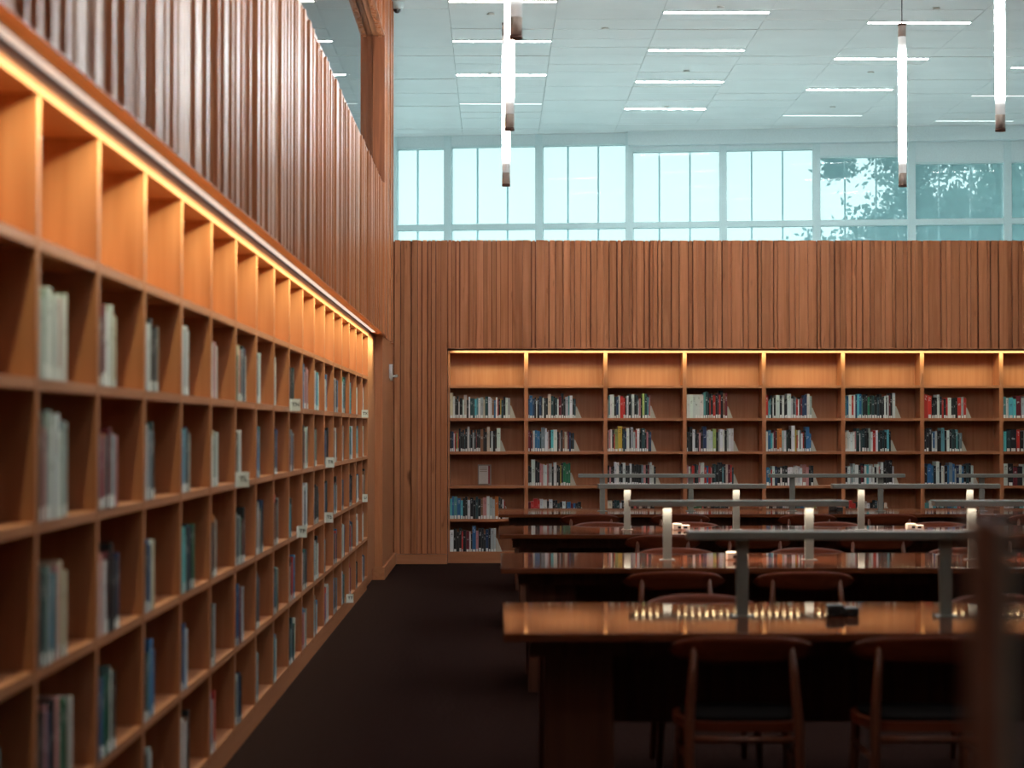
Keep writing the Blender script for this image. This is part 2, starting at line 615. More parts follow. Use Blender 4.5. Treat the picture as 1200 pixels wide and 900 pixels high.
# ---- back wall: clad in slats, bookcase let into it
WT = 3.71
SF = BACKY - 0.13           # deepest slat fronts stand this far out
wall_back = struct(box('wall_back', 'slat_back', -1.70, 9.99, BACKY - 0.07, BACKY + 0.75, 2.474, WT - 0.012))
unscaled(wall_back)
box('lower_wall', 'slat_back', -1.70, -0.545, BACKY - 0.07, BACKY + 0.75, 0.0, 2.474, wall_back)
box('rear_wall', 'slat_back', -0.545, 9.99, BACKY + 0.33, BACKY + 0.75, 0.0, 2.466, wall_back)
box('soffit', 'soffit_x', -0.545, 9.99, BACKY - 0.088, BACKY + 0.33, 2.466, 2.474, wall_back)
x = -1.20
while x < 9.2:
    w = R.choice((0.030, 0.036, 0.042, 0.050, 0.062, 0.078, 0.095))
    d = R.choice((0.020, 0.032, 0.046, 0.060))
    if x < -0.545 < x + w + 0.02:
        w = -0.545 - x
    low = 0.115 if x + w < -0.54 else 2.464
    box('slat', 'slat', x, x + w, BACKY - 0.07 - d, BACKY - 0.068, low, WT, wall_back)
    x += w + R.choice((0.003, 0.006, 0.010, 0.015))
struct(box('baseboard_back', 'case_x', -1.127, -0.546, BACKY - 0.14, BACKY - 0.072, 0.0, 0.112))

# ---- clerestory window wall, turned a little against the room
WA = -0.12
wall_far = struct(link('wall_far', None))
wall_far.location = (0, 0, 0)


def wp(px):
    """Along-wall station of a sight line PX columns off the room's axis: X and Y on the window plane."""
    t = px / 2333.0
    X = t * 32.008 / (1 - WA * t)
    return X, 32.008 + WA * X


ang = math.atan(WA)
W0 = Vector((0, 32.008, 0))
frame = Matrix.Translation(W0) @ Matrix.Rotation(ang, 4, 'Z')


def wbox(name, m, u0, u1, v0, v1, z0, z1, parent=None):
    o = link(name, unit_box(m), parent)
    o.matrix_local = frame @ Matrix.Translation(((u0 + u1) / 2, (v0 + v1) / 2, (z0 + z1) / 2)) @ Matrix.Diagonal((u1 - u0, v1 - v0, z1 - z0, 1))
    return o


def u_of(px):
    X, Y = wp(px)
    return X / math.cos(ang)


bpy.data.objects.remove(wall_far)
wall_far = struct(wbox('wall_far', 'white', -4.5, 12.5, -0.05, 0.25, 3.0, 4.30))
MULL = [u_of(p) for p in (-165, -119, -55, 52, 158, 268, 378, 490, 603, 717)]
HEAD = [6.10, 6.10, 6.12, 6.12, 6.00, 6.00, 5.865, 5.745, 5.745]
TR = 4.80
wins = []
for i in range(len(MULL) - 1):
    a_, b_ = MULL[i], MULL[i + 1]
    h = HEAD[i]
    w = struct(link('window_%d' % (i + 2), None))
    w.empty_display_size = 0.1
    wbox('frame', 'mullion', a_ - 0.06, a_ + 0.06, -0.07, 0.12, 4.30, CZ, w)
    wbox('header', 'white', a_ + 0.06, b_ - 0.06, -0.05, 0.20, h, CZ, w)
    wbox('transom', 'mullion', a_ + 0.06, b_ - 0.06, -0.06, 0.10, TR - 0.045, TR + 0.045, w)
    wbox('rail', 'mullion', a_ + 0.06, b_ - 0.06, -0.045, 0.10, h - 0.03, h, w)
    wbox('pane', 'glass', a_ + 0.06, b_ - 0.06, 0.055, 0.065, TR + 0.045, h - 0.03, w)
    wbox('pane', 'glass', a_ + 0.06, b_ - 0.06, 0.055, 0.065, 4.30, TR - 0.045, w)
    wins.append(w)
struct(wbox('trim_5', 'white', u_of(157), u_of(760), -0.22, -0.06, 6.055, CZ))
fins = struct(link('trim_6', None))
u = MULL[1] + 0.32
while u < MULL[-1]:
    wbox('fin', 'fin', u - 0.012, u + 0.012, 0.45, 0.52, 3.5, 6.6, fins)
    u += 0.495
wbox('rail', 'fin', -2, 10, 0.52, 0.56, 3.4, 3.5, fins)

# ---- ground and trees outside
struct(box('ground', 'earth', -60, 90, -60, 130, -0.4, -0.21))


def leafy(name, label, cx, cy, cz, rx, rz, n, leaf, trunk_r, seed, size=(0.10, 0.20)):
    r = random.Random(seed)
    t = thing(name, label, 'tree', (cx, cy, 0))
    bm = bmesh.new()
    top = cz + rz * 0.3
    add_tube(bm, [(0, 0, 0), (0.05, 0, top * 0.3), (-0.05, 0.05, top * 0.6), (0, 0, top)], [trunk_r, trunk_r * 0.8, trunk_r * 0.6, trunk_r * 0.25])
    tips = []
    for k in range(16):
        an, el = r.uniform(0, 6.28), r.uniform(-0.4, 1.0)
        z0 = top * r.uniform(0.45, 0.95)
        e = Vector((math.cos(an) * math.cos(el) * rx * 0.8, math.sin(an) * math.cos(el) * rx * 0.8, cz + math.sin(el) * rz * 0.8))
        add_tube(bm, [(0, 0, z0), (e * 0.5 + Vector((0, 0, z0 * 0.5))), e], [trunk_r * 0.35, trunk_r * 0.2, 0.02], 6)
        tips.append(e)
    mesh('trunk', bm, 'bark', t)
    verts, faces = [], []
    cl = [(Vector((r.gauss(0, 0.45) * rx, r.gauss(0, 0.45) * rx, cz + r.gauss(0, 0.42) * rz)), r.uniform(0.3, 0.9)) for _ in range(70)]
    cl += [(e, r.uniform(0.4, 0.8)) for e in tips]
    for k in range(n):
        c, s = r.choice(cl)
        p = c + Vector((r.gauss(0, 1), r.gauss(0, 1), r.gauss(0, 0.8))) * s * 0.55
        d = Vector((r.gauss(0, 1), r.gauss(0, 1), r.gauss(0, 1))).normalized()
        q = d.orthogonal().normalized()
        l = r.uniform(*size)
        i = len(verts)
        verts += [p, p + d * l * 0.5 + q * l * 0.32, p + d * l, p + d * l * 0.5 - q * l * 0.32]
        faces.append((i, i + 1, i + 2, i + 3))
    me = bpy.data.meshes.new('foliage')
    me.from_pydata(verts, [], faces)
    me.materials.append(M[leaf])
    o = link('foliage', me, t)
    o['kind'] = 'stuff'
    return t


leafy('broadleaf_tree', 'large leafy tree filling the two rightmost clerestory panes', 11.6, 43.0, 6.0, 4.1, 3.4, 42000, 'leaf', 0.22, 5)
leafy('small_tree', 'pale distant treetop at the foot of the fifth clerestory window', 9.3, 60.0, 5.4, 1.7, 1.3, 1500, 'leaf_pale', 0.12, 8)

# ------------------------------------------------------------------ ceiling fittings
COLX = {'A': 0.085, 'B': 2.515, 'C': 4.94, 'D': 7.36}
ROWS = {'A': [24.2, 26.5, 28.85], 'B': [22.5, 24.75, 27.0, 29.3], 'C': [23.05, 25.3, 27.6, 29.9], 'D': [25.9, 28.1, 30.4]}
DIM = {('A', 28.85), ('C', 29.9), ('D', 28.1), ('D', 30.4)}
CNAME = {'A': 'column behind the pendant cluster', 'B': 'column over the middle windows', 'C': 'column behind the single hanging tube', 'D': 'column at the far right'}


def ceiling_light(x, y, label, lit, group=None, glow_mat='led_lit'):
    t = thing('ceiling_light', label, 'ceiling light', (x, y, CZ - 0.014), 0, group)
    bm = bmesh.new()
    add_box(bm, -0.603, 0.603, -0.040, 0.040, 0.0055, 0.013)
    mesh('housing', bm, 'white', t)
    bm = bmesh.new()
    add_box(bm, -0.595, 0.595, -0.033, 0.033, 0.0047, 0.0060)
    mesh('diffuser', bm, glow_mat if lit else 'led_dim', t)


for c in 'ABCD':
    for k, y in enumerate(ROWS[c]):
        lit = (c, y) not in DIM
        ceiling_light(COLX[c], y, '%s ceiling strip, %s back, %s' % ('glowing' if lit else 'faintly lit', ORD[k + 1], CNAME[c]), lit)
    y = min(ROWS[c]) - 2.26
    n_out = 0
    while y > -1.5:  # strips out of view, added towards the camera as fill light
        n_out = n_out + 1
        ceiling_light(COLX[c], y, 'added unseen ceiling strip, %s before those in view, %s' % (ORD[n_out], CNAME[c]), True, 'unseen ceiling strips added for fill light', 'led_fill')
        y -= 2.26

SPR = ['above the nearest light of the middle column', 'between lights of the middle column', 'behind the last light of the middle column', 'above the first light left of the single tube',
       'between lights behind the single tube', 'over the window, left of the single tube', 'nearest one at the left pendant cluster', 'farther one at the left pendant cluster', 'alone between the pendant cluster and middle lights']
for k, (x, y) in enumerate([(2.53, 22.2), (2.53, 26.2), (2.52, 29.1), (4.96, 22.25), (4.98, 26.25), (4.96, 29.1), (-0.05, 22.6), (-0.07, 26.4), (1.30, 23.4)]):
    bm = bmesh.new()
    add_tube(bm, [(0, 0, 0), (0, 0, -0.008), (0, 0, -0.014)], [0.044, 0.042, 0.030], 14)
    o = mesh('ceiling_sprinkler', bm, 'grey_metal', None, (x, y, CZ - 0.004))
    tag(o, 'small dark ceiling sprinkler disc, %s' % SPR[k], 'sprinkler', 'ceiling sprinklers')

t = thing('security_camera', 'white dome security camera with black lens at top of left wall', 'camera', (-1.075, 22.0, CZ))
bm = bmesh.new()
add_tube(bm, [(0, 0, 0), (0, 0, -0.06), (0, 0, -0.085)], [0.062, 0.062, 0.05], 16)
mesh('housing', bm, 'white', t)
bm = bmesh.new()
bmesh.ops.create_uvsphere(bm, u_segments=16, v_segments=10, radius=0.042)
bmesh.ops.translate(bm, vec=(-0.012, 0, -0.085), verts=bm.verts)
mesh('lens_dome', bm, 'black', t)


def pendant(x, y, label):
    zb, zt = 3.935, 5.555
    t = thing('pendant_lamp', label, 'pendant lamp', (x, y, zb))
    L = zt - zb
    bm = bmesh.new()
    add_tube(bm, [(0, 0, 0.13), (0, 0, L - 0.13)], 0.039, 20)
    mesh('light_tube', bm, 'tube', t)
    for s, z0, z1 in ((1, 0.022, 0.132), (-1, L - 0.022, L - 0.132)):
        bm = bmesh.new()
        add_tube(bm, [(0, 0, min(z0, z1)), (0, 0, max(z0, z1))], 0.0395, 20)
        c = mesh('end_cap', bm, 'cap', t)
        bm = bmesh.new()
        e = 0 if s > 0 else L
        add_tube(bm, [(0, 0, min(e, e + s * 0.022)), (0, 0, max(e, e + s * 0.022))], 0.041, 20)
        mesh('ring', bm, 'cap_dark', c)
    bm = bmesh.new()
    add_tube(bm, [(0, 0, L), (0, 0, CZ - zb + 0.002)], 0.005, 6)
    mesh('cable', bm, 'cable', t)


PY = (12.2, 15.95, 19.6)
pendant(0.128, PY[0], 'nearest glowing tube pendant of the left cluster, only its cap and tip showing')
pendant(0.116, PY[1], 'middle glowing tube pendant of the left cluster, long and reaching out of frame')
pendant(0.110, PY[2], 'farthest and lowest hanging glowing tube pendant of the left cluster')
pendant(4.07, PY[1], 'glowing tube pendant at the top right edge, upper end cut off')
pendant(4.03, PY[2], 'single full glowing tube pendant on a thin cable in front of the right windows')
pendant(4.05, PY[0], 'glowing tube pendant over the second table beyond the right edge')
pendant(0.128, 8.45, 'added glowing tube pendant above the frame, over the nearest table left end')  # from here on, unseen pendants added to light the near slats
pendant(4.05, 8.45, 'added glowing tube pendant above the frame, over the nearest table right half')
pendant(0.128, 4.75, 'added glowing tube pendant above the frame, closest to the camera')

# ------------------------------------------------------------------ bookcases
SHELF = [0.132, 0.508, 0.890, 1.284, 1.668, 2.045]     # shelf tops; the last one is the floor of the lit compartment
ST = 0.030
TOP0, TOP1 = 2.428, 2.486
DEP = 0.30

left_case = thing('bookcase', 'long built-in wooden bookcase running along the left wall under a light strip', 'bookcase', (LX, LY0, 0))
for k in range(K0, K1 + 1):
    y = YK + k * PITCH
    box('upright', 'case_z', LX - DEP, LX, y - 0.018, y + 0.018, 0.102, TOP0, left_case)
for k in range(K0, K1):
    y = YK + k * PITCH
    for z in SHELF:
        box('shelf', 'case_y', LX - DEP, LX - 0.002, y + 0.018, y + PITCH - 0.018, z - ST, z, left_case)
box('top_board', 'case_y', LX - DEP, LX + 0.004, LY0 - 0.018, LY1 + 0.018, TOP0, TOP1, left_case)
box('filler_strip', 'case_y', LX - DEP, LX - 0.02, LY0 - 0.018, LY1 + 0.018, TOP1, 2.4965, left_case)
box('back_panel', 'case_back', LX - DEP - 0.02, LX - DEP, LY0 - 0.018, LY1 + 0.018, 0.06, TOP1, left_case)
box('plinth', 'case_y', LX - DEP, LX - 0.010, LY0 - 0.018, LY1 + 0.018, 0.0, 0.102, left_case)
st = box('light_rail', 'rail_grey', -1.216, -1.172, LY0, LY1 + 0.5, 2.4950, 2.497, left_case)
bm = bmesh.new()
y = LY0 + 0.02
while y < LY1 + 0.46:
    add_box(bm, -1.210, -1.178, y, y + 0.022, 2.4942, 2.4951)
    y += 0.034
o = mesh('led_row', bm, 'bead', left_case)
o.location = -left_case.location
o['kind'] = 'stuff'

BX = [-0.52] + [0.360 + 0.914 * i for i in range(9)]
back_case = thing('bookcase', 'wooden bookcase let into the slatted back wall behind the tables', 'bookcase', (BX[0], BACKY, 0))
for i, x in enumerate(BX):
    w = 0.022
    box('upright', 'case_z', x - (0.020 if i == 0 else w), x + (0.0 if i == 0 else w), BACKY, BACKY + DEP, 0.102, 2.420, back_case)
    if i < len(BX) - 1:
        xa, xb = x + (0 if i == 0 else w), BX[i + 1] - w
        for z in SHELF:
            box('shelf', 'case_x', xa, xb, BACKY + 0.002, BACKY + DEP, z - ST, z, back_case)
box('top_board', 'case_x', BX[0] - 0.02, BX[-1] + 0.02, BACKY - 0.004, BACKY + DEP, 2.421, 2.446, back_case)
for i in range(len(BX) - 1):
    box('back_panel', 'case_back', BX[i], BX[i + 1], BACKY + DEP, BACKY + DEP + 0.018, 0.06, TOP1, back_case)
box('plinth', 'case_x', BX[0] - 0.02, BX[-1] + 0.02, BACKY + 0.012, BACKY + DEP, 0.0, 0.102, back_case)

# ------------------------------------------------------------------ books
PAL = {
    'w': ((0.62, 0.64, 0.63), 'white'), 'g': ((0.34, 0.37, 0.37), 'pale grey'), 'k': ((0.016, 0.017, 0.019), 'black'), 'd': ((0.022, 0.055, 0.062), 'dark teal'),
    't': ((0.09, 0.24, 0.26), 'teal'), 'b': ((0.03, 0.13, 0.28), 'blue'), 'n': ((0.02, 0.04, 0.10), 'navy'), 'r': ((0.46, 0.03, 0.022), 'red'),
    'm': ((0.13, 0.014, 0.022), 'maroon'), 'p': ((0.46, 0.20, 0.20), 'pink'), 'y': ((0.50, 0.34, 0.05), 'yellow'), 'o': ((0.60, 0.19, 0.04), 'orange'),
    'e': ((0.02, 0.15, 0.07), 'green'), 'l': ((0.34, 0.40, 0.12), 'lime'), 'c': ((0.52, 0.44, 0.34), 'cream'), 's': ((0.16, 0.21, 0.23), 'slate'),
    'q': ((0.10, 0.42, 0.50), 'aqua'), 'B': ((0.20, 0.09, 0.05), 'brown')}
BACK = {
    (1, 1): (.81, 'c++wkkw-k+w-c+kwd+dqtwg+cd+wwBbwr-ky-dkwg'), (1, 2): (.68, 'knw-r-k-l-r-kkkd-kw+d-kgkm-kkB+kkc+kwkkw++'),
    (1, 4): (.74, 'qbt+b+qkkwk+kdkBp+w+g+go+dkw-r-'), (1, 5): (.62, 'w+kkkr-kmw-k-b+pkkk-nkgg'),
    (2, 1): (.63, 'nb+nkw-knkwkkc+d+kd+wm+k+kg+tw+kd'), (2, 2): (.61, 'mmkp-wb+b+ds++w+wpkq+w++km-gkB+cc-mnkd'),
    (2, 3): (.56, 'kkw++k+k+ppww+pm-g+kw+kky-ke+e+e+'), (2, 4): (.70, 'mrr+rw+w+kw+k+kdkwk-b+mbkk'),
    (3, 1): (.57, 'c-tw+w+kn+wr++rkwk+d-w+k+dw-pkl+d+tp'), (3, 2): (.58, 'k-pwkr-l+y++k-dnw+kg+grw+kd+kpkn'),
    (3, 3): (.64, 'kpkkw+w+dkw++kkwk+kkk+spkmw+wk'), (3, 4): (.62, 'c+kddwkkk-ekrkwkkwk-k'),
    (4, 1): (.54, 'w+w+w+w+w+w+td+kr-krk+mr-k+Bm+'), (4, 2): (.62, 'k-kk+w+kk-k-pkn+w+wwl++kgw+wkk-gw+w+'),
    (4, 3): (.62, 'pwk-rkdpw++rbrp-kdk+k+tkc+mrd'), (4, 4): (.55, 'e+e+e+r-kB+kdd-d-dk'),
    (5, 1): (.61, 'r+q-tkw-kw++k+w+kkw++gksrw-kmnn+w+g'), (5, 2): (.60, 'wb+qw-m+ko+o+gw+dk+kw++yr-wswrkb++b'),
    (5, 3): (.63, 'bt-r-wnkw-kkwwwwwwp+pk-k'), (5, 4): (.66, 'wkw+kdwwkdtb+k-q-kl'),
    (6, 1): (.67, 'tbw+rwnqb+t-kkkekd+kkdk+kkwkwmk+w+'), (6, 2): (.61, 'cwwwwpd+w-dd+k+kg+wr++wdkdkq+k'),
    (6, 3): (.65, 'kwgt-gw+kmkwqw+gwkwpk-w+k+kk++w'), (6, 4): (.55, 'krrkkswwk-kdw+kc'),
    (7, 1): (.56, 'r+r+kkkw+kr-krw+kkkr+gr'), (7, 2): (.50, 'kkk+w-bwkkt+kwkdk-td-s'),
    (7, 3): (.65, 'kb+bkw+kwc-kbs+bg-nwbkdkw'), (7, 4): (.53, 'twqdtkbtqrd'),
    (8, 1): (.62, 'twq+qm+ggwwkkwdn'), (8, 2): (.6, 'qdk+rkwkwkkdn'), (8, 3): (.6, 'wkmkgmkkwk'), (8, 4): (.6, 'wgdqwktkk')}


def parse(s):
    out = []
    for ch in s:
        if ch == '+':
            out[-1][1] += 1
        elif ch == '-':
            out[-1][1] -= 1
        else:
            out.append([ch, 0])
    return out


def bays_inner(i):
    return BX[i - 1] + (0.001 if i == 1 else 0.023), BX[i] - 0.023


books = []


def px_back(x, y, z):
    return 580 + x / y * 2333, 504 - (z - 1.53) / y * 2333


ENDS = []
for (bay, row), (fill, code) in sorted(BACK.items()):
    xa, xb = bays_inner(bay)
    toks = parse(code)
    ws = [max(0.5, R.uniform(0.75, 1.25) * (1 + 0.45 * k)) for _, k in toks]
    tot = sum(ws)
    span = (xb - xa) * fill
    x = xa + 0.002
    zsh = SHELF[5 - row]
    base = {(5, 3): 0.215, (4, 1): 0.275, (1, 5): 0.25, (6, 1): 0.255}.get((bay, row), R.uniform(0.225, 0.245))
    if row == 4:
        base = 0.20 if bay > 1 else 0.24
    for n, ((c, k), w) in enumerate(zip(toks, ws)):
        t = w / tot * span
        h = base * (1 + 0.10 * k) * R.uniform(0.88, 1.08)
        if (bay, row) == (4, 1) and n < 6:
            h = 0.272
        h = min(h, 0.318)
        d = h * R.uniform(0.62, 0.78)
        books.append(dict(case='b', bay=bay, row=row, n=n + 1, c=c, k=k, x=x, t=t - 0.0015, h=h, d=min(d, 0.27), z=zsh, off=R.uniform(0.004, 0.030)))
        x += t
    ENDS.append((bay, row, x, zsh))

LPOOL = 'wwwwwgggttbbbnnndddkkkkkkkqqspmcr' + 'Bermd'
LHINT = {(0, 1): 'ggw+gwpw+w+', (0, 2): 'kpkg+ww+wsg', (0, 3): 'kdsgbt-pcc', (0, 4): 'kkpnkpde+kw', (1, 1): 'km+w+gw+c', (1, 2): 'nro-smgtp', (1, 3): 'wp+wmk+mkn',
         (1, 4): 'nbded+wk', (2, 1): 'gwk+kk+c', (2, 2): 'gdsdk', (2, 3): 'kbnwc', (2, 4): 'kdtb+b', (3, 1): 'w+gwg', (3, 2): 'bq+nkg', (3, 3): 'bqtkbke', (3, 4): 'knbw',
         (4, 1): 'wgpw', (4, 2): 'wckgw', (4, 3): 'wko+Bg', (4, 4): 'kdwg', (5, 2): 'kkgw', (6, 2): 'nbbt', (7, 2): 'kbnb', (7, 1): 'wgw', (6, 1): 'nsgw', (2, 5): 'kkgw', (1, 5): 'te-kw',
         (16, 4): 'r+wp+w', (15, 1): 'w+w+g', (-1, 2): 'kdskwg', (-1, 3): 'kkknb'}
for bay in range(K0, K1):
    for row in range(1, 6):
        y = YK + bay * PITCH + 0.020
        code = LHINT.get((bay, row))
        if code is None:
            code = ''.join(R.choice(LPOOL) + R.choice(('', '', '+', '-')) for _ in range(R.choice((4, 6, 7, 8, 9))))
        toks = parse(code)
        zsh = SHELF[5 - row]
        base = R.uniform(0.225, 0.262)
        for n, (c, k) in enumerate(toks):
            t = R.uniform(0.030, 0.052) * (1 + 0.25 * k)
            if y + t > YK + (bay + 0.72) * PITCH:
                break
            h = min(base * (1 + 0.08 * k) * R.uniform(0.92, 1.08), 0.325)
            books.append(dict(case='l', bay=bay, row=row, n=n + 1, c=c, k=k, x=y, t=t - 0.002, h=h, d=min(h * R.uniform(0.66, 0.8), 0.27), z=zsh, off=R.uniform(-0.002, 0.006)))
            y += t


def shown(b):
    if b['case'] == 'b':
        x0, y0 = px_back(b['x'], BACKY, b['z'] + b['h'])
        x1, y1 = px_back(b['x'] + b['t'], BACKY, b['z'])
        if b['row'] == 4 and b['bay'] > 1:
            y1 = min(y1, 594)
    else:
        x0 = 580 + LX / b['x'] * 2333
        x1 = 580 + LX / (b['x'] + b['t']) * 2333
        _, y0 = px_back(0, b['x'], b['z'] + b['h'])
        _, y1 = px_back(0, b['x'], b['z'])
    x0, x1, y0, y1 = max(0, x0), min(1200, x1), max(0, y0), min(900, y1)
    return max(0, x1 - x0) * max(0, y1 - y0)


for b in books:
    b['px'] = shown(b)
    v = PAL[b['c']][0]
    j = R.uniform(0.82, 1.15)
    b['col'] = tuple(min(0.8, c * j * R.uniform(0.93, 1.07)) for c in v)
    b['rand'] = R.random()
    b['sticker'] = R.random() < 0.78
    b['sth'] = R.uniform(0.026, 0.042)
ranked = sorted(books, key=lambda b: -b['px'])
singles, mass = ranked[:300], ranked[300:]


def cover_geo(bm, sx, sy, sz, T=0.06):
    """Two boards and a spine round an open block: local x thickness, y depth (spine at 0), z height; unit sized then scaled."""
    tx = T
    for (a0, a1, b0, b1) in ((0, tx, 0, 1), (1 - tx, 1, 0, 1), (tx, 1 - tx, 0, 0.018)):
        add_box(bm, a0 * sx, a1 * sx, b0 * sy, b1 * sy, 0, sz)


def unit_cover():
    bm = bmesh.new()
    uvl = bm.loops.layers.uv.new('UV')
    cover_geo(bm, 1, 1, 1)
    for f in bm.faces:
        for l in f.loops:
            l[uvl].uv = (l.vert.co.x, l.vert.co.z) if f.normal.y < -0.5 else (0, 0)
    me = bpy.data.meshes.new('book')
    bm.to_mesh(me)
    bm.free()
    me.materials.append(M['cover'])
    return me


UC = unit_cover()
bm = bmesh.new()
add_box(bm, 0.06, 0.94, 0.018, 0.965, 0.025, 0.975)
UP = bpy.data.meshes.new('pages')
bm.to_mesh(UP)
bm.free()
UP.materials.append(M['paper'])
bm = bmesh.new()
add_box(bm, 0.14, 0.86, -0.004, 0.0, 0, 1)
US = bpy.data.meshes.new('spine_label')
bm.to_mesh(US)
bm.free()
US.materials.append(M['sticker'])
ROWN = {1: 'top', 2: 'second', 3: 'third', 4: 'fourth', 5: 'bottom'}


def size_word(b):
    if b['t'] > 0.05:
        return 'thick '
    if b['k'] >= 1:
        return 'tall '
    if b['k'] <= -1:
        return 'short '
    return ''


for b in singles:
    o = link('book', UC)
    o.color = (*b['col'], b['rand'])
    if b['case'] == 'b':
        o.location = (b['x'], BACKY + b['off'], b['z'])
        lab = '%s%s book, %s from the left, %s row, %s bay of back bookcase' % (size_word(b), PAL[b['c']][1], ORD[b['n']], ROWN[b['row']], ORD[b['bay']])
        grp = 'books in the back bookcase'
    else:
        o.location = (LX - b['off'], b['x'], b['z'])
        o.rotation_euler.z = math.pi / 2
        bay = {-2: 'bay before the cut-off bay', -1: 'cut-off bay at frame edge'}.get(b['bay'], '%s full bay' % ORD[b['bay'] + 1])
        lab = '%s%s book, %s in %s row, %s of the left bookcase' % (size_word(b), PAL[b['c']][1], ORD[b['n']], ROWN[b['row']], bay)
        grp = 'books in the left bookcase'
    o.scale = (b['t'], b['d'], b['h'])
    tag(o, lab, 'book', grp)
    link('pages', UP, o)
    if b['sticker']:
        s = link('spine_label', US, o, (0, 0, 0.004))
        s.scale = (1, 1, b['sth'] / b['h'])


def mass_books(bl):
    verts, faces, cols, uvs, mats = [], [], [], [], []

    def bx(m4, x0, x1, y0, y1, z0, z1, col, mi, spine=False):
        i = len(verts)
        for (x, y, z) in ((x0, y0, z0), (x1, y0, z0), (x1, y1, z0), (x0, y1, z0), (x0, y0, z1), (x1, y0, z1), (x1, y1, z1), (x0, y1, z1)):
            verts.append(m4 @ Vector((x, y, z)))
        for q, f in enumerate(((0, 1, 5, 4), (1, 2, 6, 5), (2, 3, 7, 6), (3, 0, 4, 7), (4, 5, 6, 7), (3, 2, 1, 0))):
            faces.append(tuple(i + v for v in f))
            cols.append(col)
            mats.append(mi)
            uvs.append(((0, 0), (1, 0), (1, 1), (0, 1)) if (q == 0 and spine) else ((0, 0),) * 4)
    for b in bl:
        if b['case'] == 'b':
            m4 = Matrix.Translation((b['x'], BACKY + b['off'], b['z']))
        else:
            m4 = Matrix.Translation((LX - b['off'], b['x'], b['z'])) @ Matrix.Rotation(math.pi / 2, 4, 'Z')
        c = (*b['col'], b['rand'])
        T, D, H = b['t'], b['d'], b['h']
        e = min(0.003, T * 0.1)
        bx(m4, 0, e, 0, D, 0, H, c, 0)
        bx(m4, T - e, T, 0, D, 0, H, c, 0)
        bx(m4, e, T - e, 0, 0.004, 0, H, c, 0, True)
        bx(m4, e, T - e, 0.004, D - 0.006, 0.004, H - 0.004, c, 1)
        if b['sticker']:
            bx(m4, T * 0.14, T * 0.86, -0.0008, 0, 0.001, b['sth'], c, 2)
    me = bpy.data.meshes.new('shelved_books')
    me.from_pydata(verts, [], faces)
    for m in ('cover_mass', 'paper', 'sticker'):
        me.materials.append(M[m])
    me.polygons.foreach_set('material_index', mats)
    ca = me.color_attributes.new('Col', 'FLOAT_COLOR', 'CORNER')
    flat = []
    for c in cols:
        for _ in range(4):
            flat.extend(c)
    ca.data.foreach_set('color', flat)
    ul = me.uv_layers.new(name='UV')
    flat = []
    for q in uvs:
        for u_ in q:
            flat.extend(u_)
    ul.data.foreach_set('uv', flat)
    return me


o = link('shelved_books', mass_books(mass))
tag(o, 'rows of upright books on the farther and higher shelves of both bookcases', 'books', None, 'stuff')

# wedge-shaped bookends closing each row of the back bookcase
bm = bmesh.new()
pr = [(0, 0), (0.072, 0), (0.066, 0.012), (0.012, 0.150), (0, 0.156)]
fa = [bm.verts.new((x, 0, z)) for x, z in pr]
fb = [bm.verts.new((x, 0.13, z)) for x, z in pr]
bm.faces.new(fa)
bm.faces.new(fb[::-1])
for i in range(5):
    bm.faces.new((fa[i], fb[i], fb[(i + 1) % 5], fa[(i + 1) % 5]))
bmesh.ops.recalc_face_normals(bm, faces=bm.faces)
EB = bpy.data.meshes.new('bookend')
bm.to_mesh(EB)
bm.free()
EB.materials.append(M['bookend'])
for bay, row, x, z in ENDS:
    o = link('bookend', EB, None, (x + 0.001, BACKY + 0.02, z))
    s = R.uniform(0.78, 0.95)
    o.scale = (s, 1, s * R.uniform(0.92, 1.05))
    tag(o, 'cream wedge bookend closing the %s row of books in %s bay of back bookcase' % (ROWN[row], ORD[bay]), 'bookend', 'bookends in the back bookcase')

# one book shown face out on the empty third shelf of the first bay
t = thing('display_book', 'grey book with a dark red stripe shown face out on the otherwise empty shelf', 'book', (-0.12, BACKY + 0.10, SHELF[2]))
bm = bmesh.new()
add_box(bm, -0.078, 0.078, -0.02, 0.02, 0.004, 0.242, 0.003)
mesh('stand', bm, 'frame_clear', t)
bm = bmesh.new()
add_box(bm, -0.065, 0.042, -0.032, -0.02, 0.022, 0.228)
mesh('cover', bm, 'display_cover', t)
bm = bmesh.new()
add_box(bm, 0.042, 0.062, -0.032, -0.02, 0.022, 0.228)
mesh('stripe', bm, 'display_red', t)
for z in (0.212, 0.192, 0.180, 0.160):
    bm = bmesh.new()
    add_box(bm, -0.055, 0.030, -0.0335, -0.032, z, z + 0.007)
    mesh('title_line', bm, 'frame_clear', t)

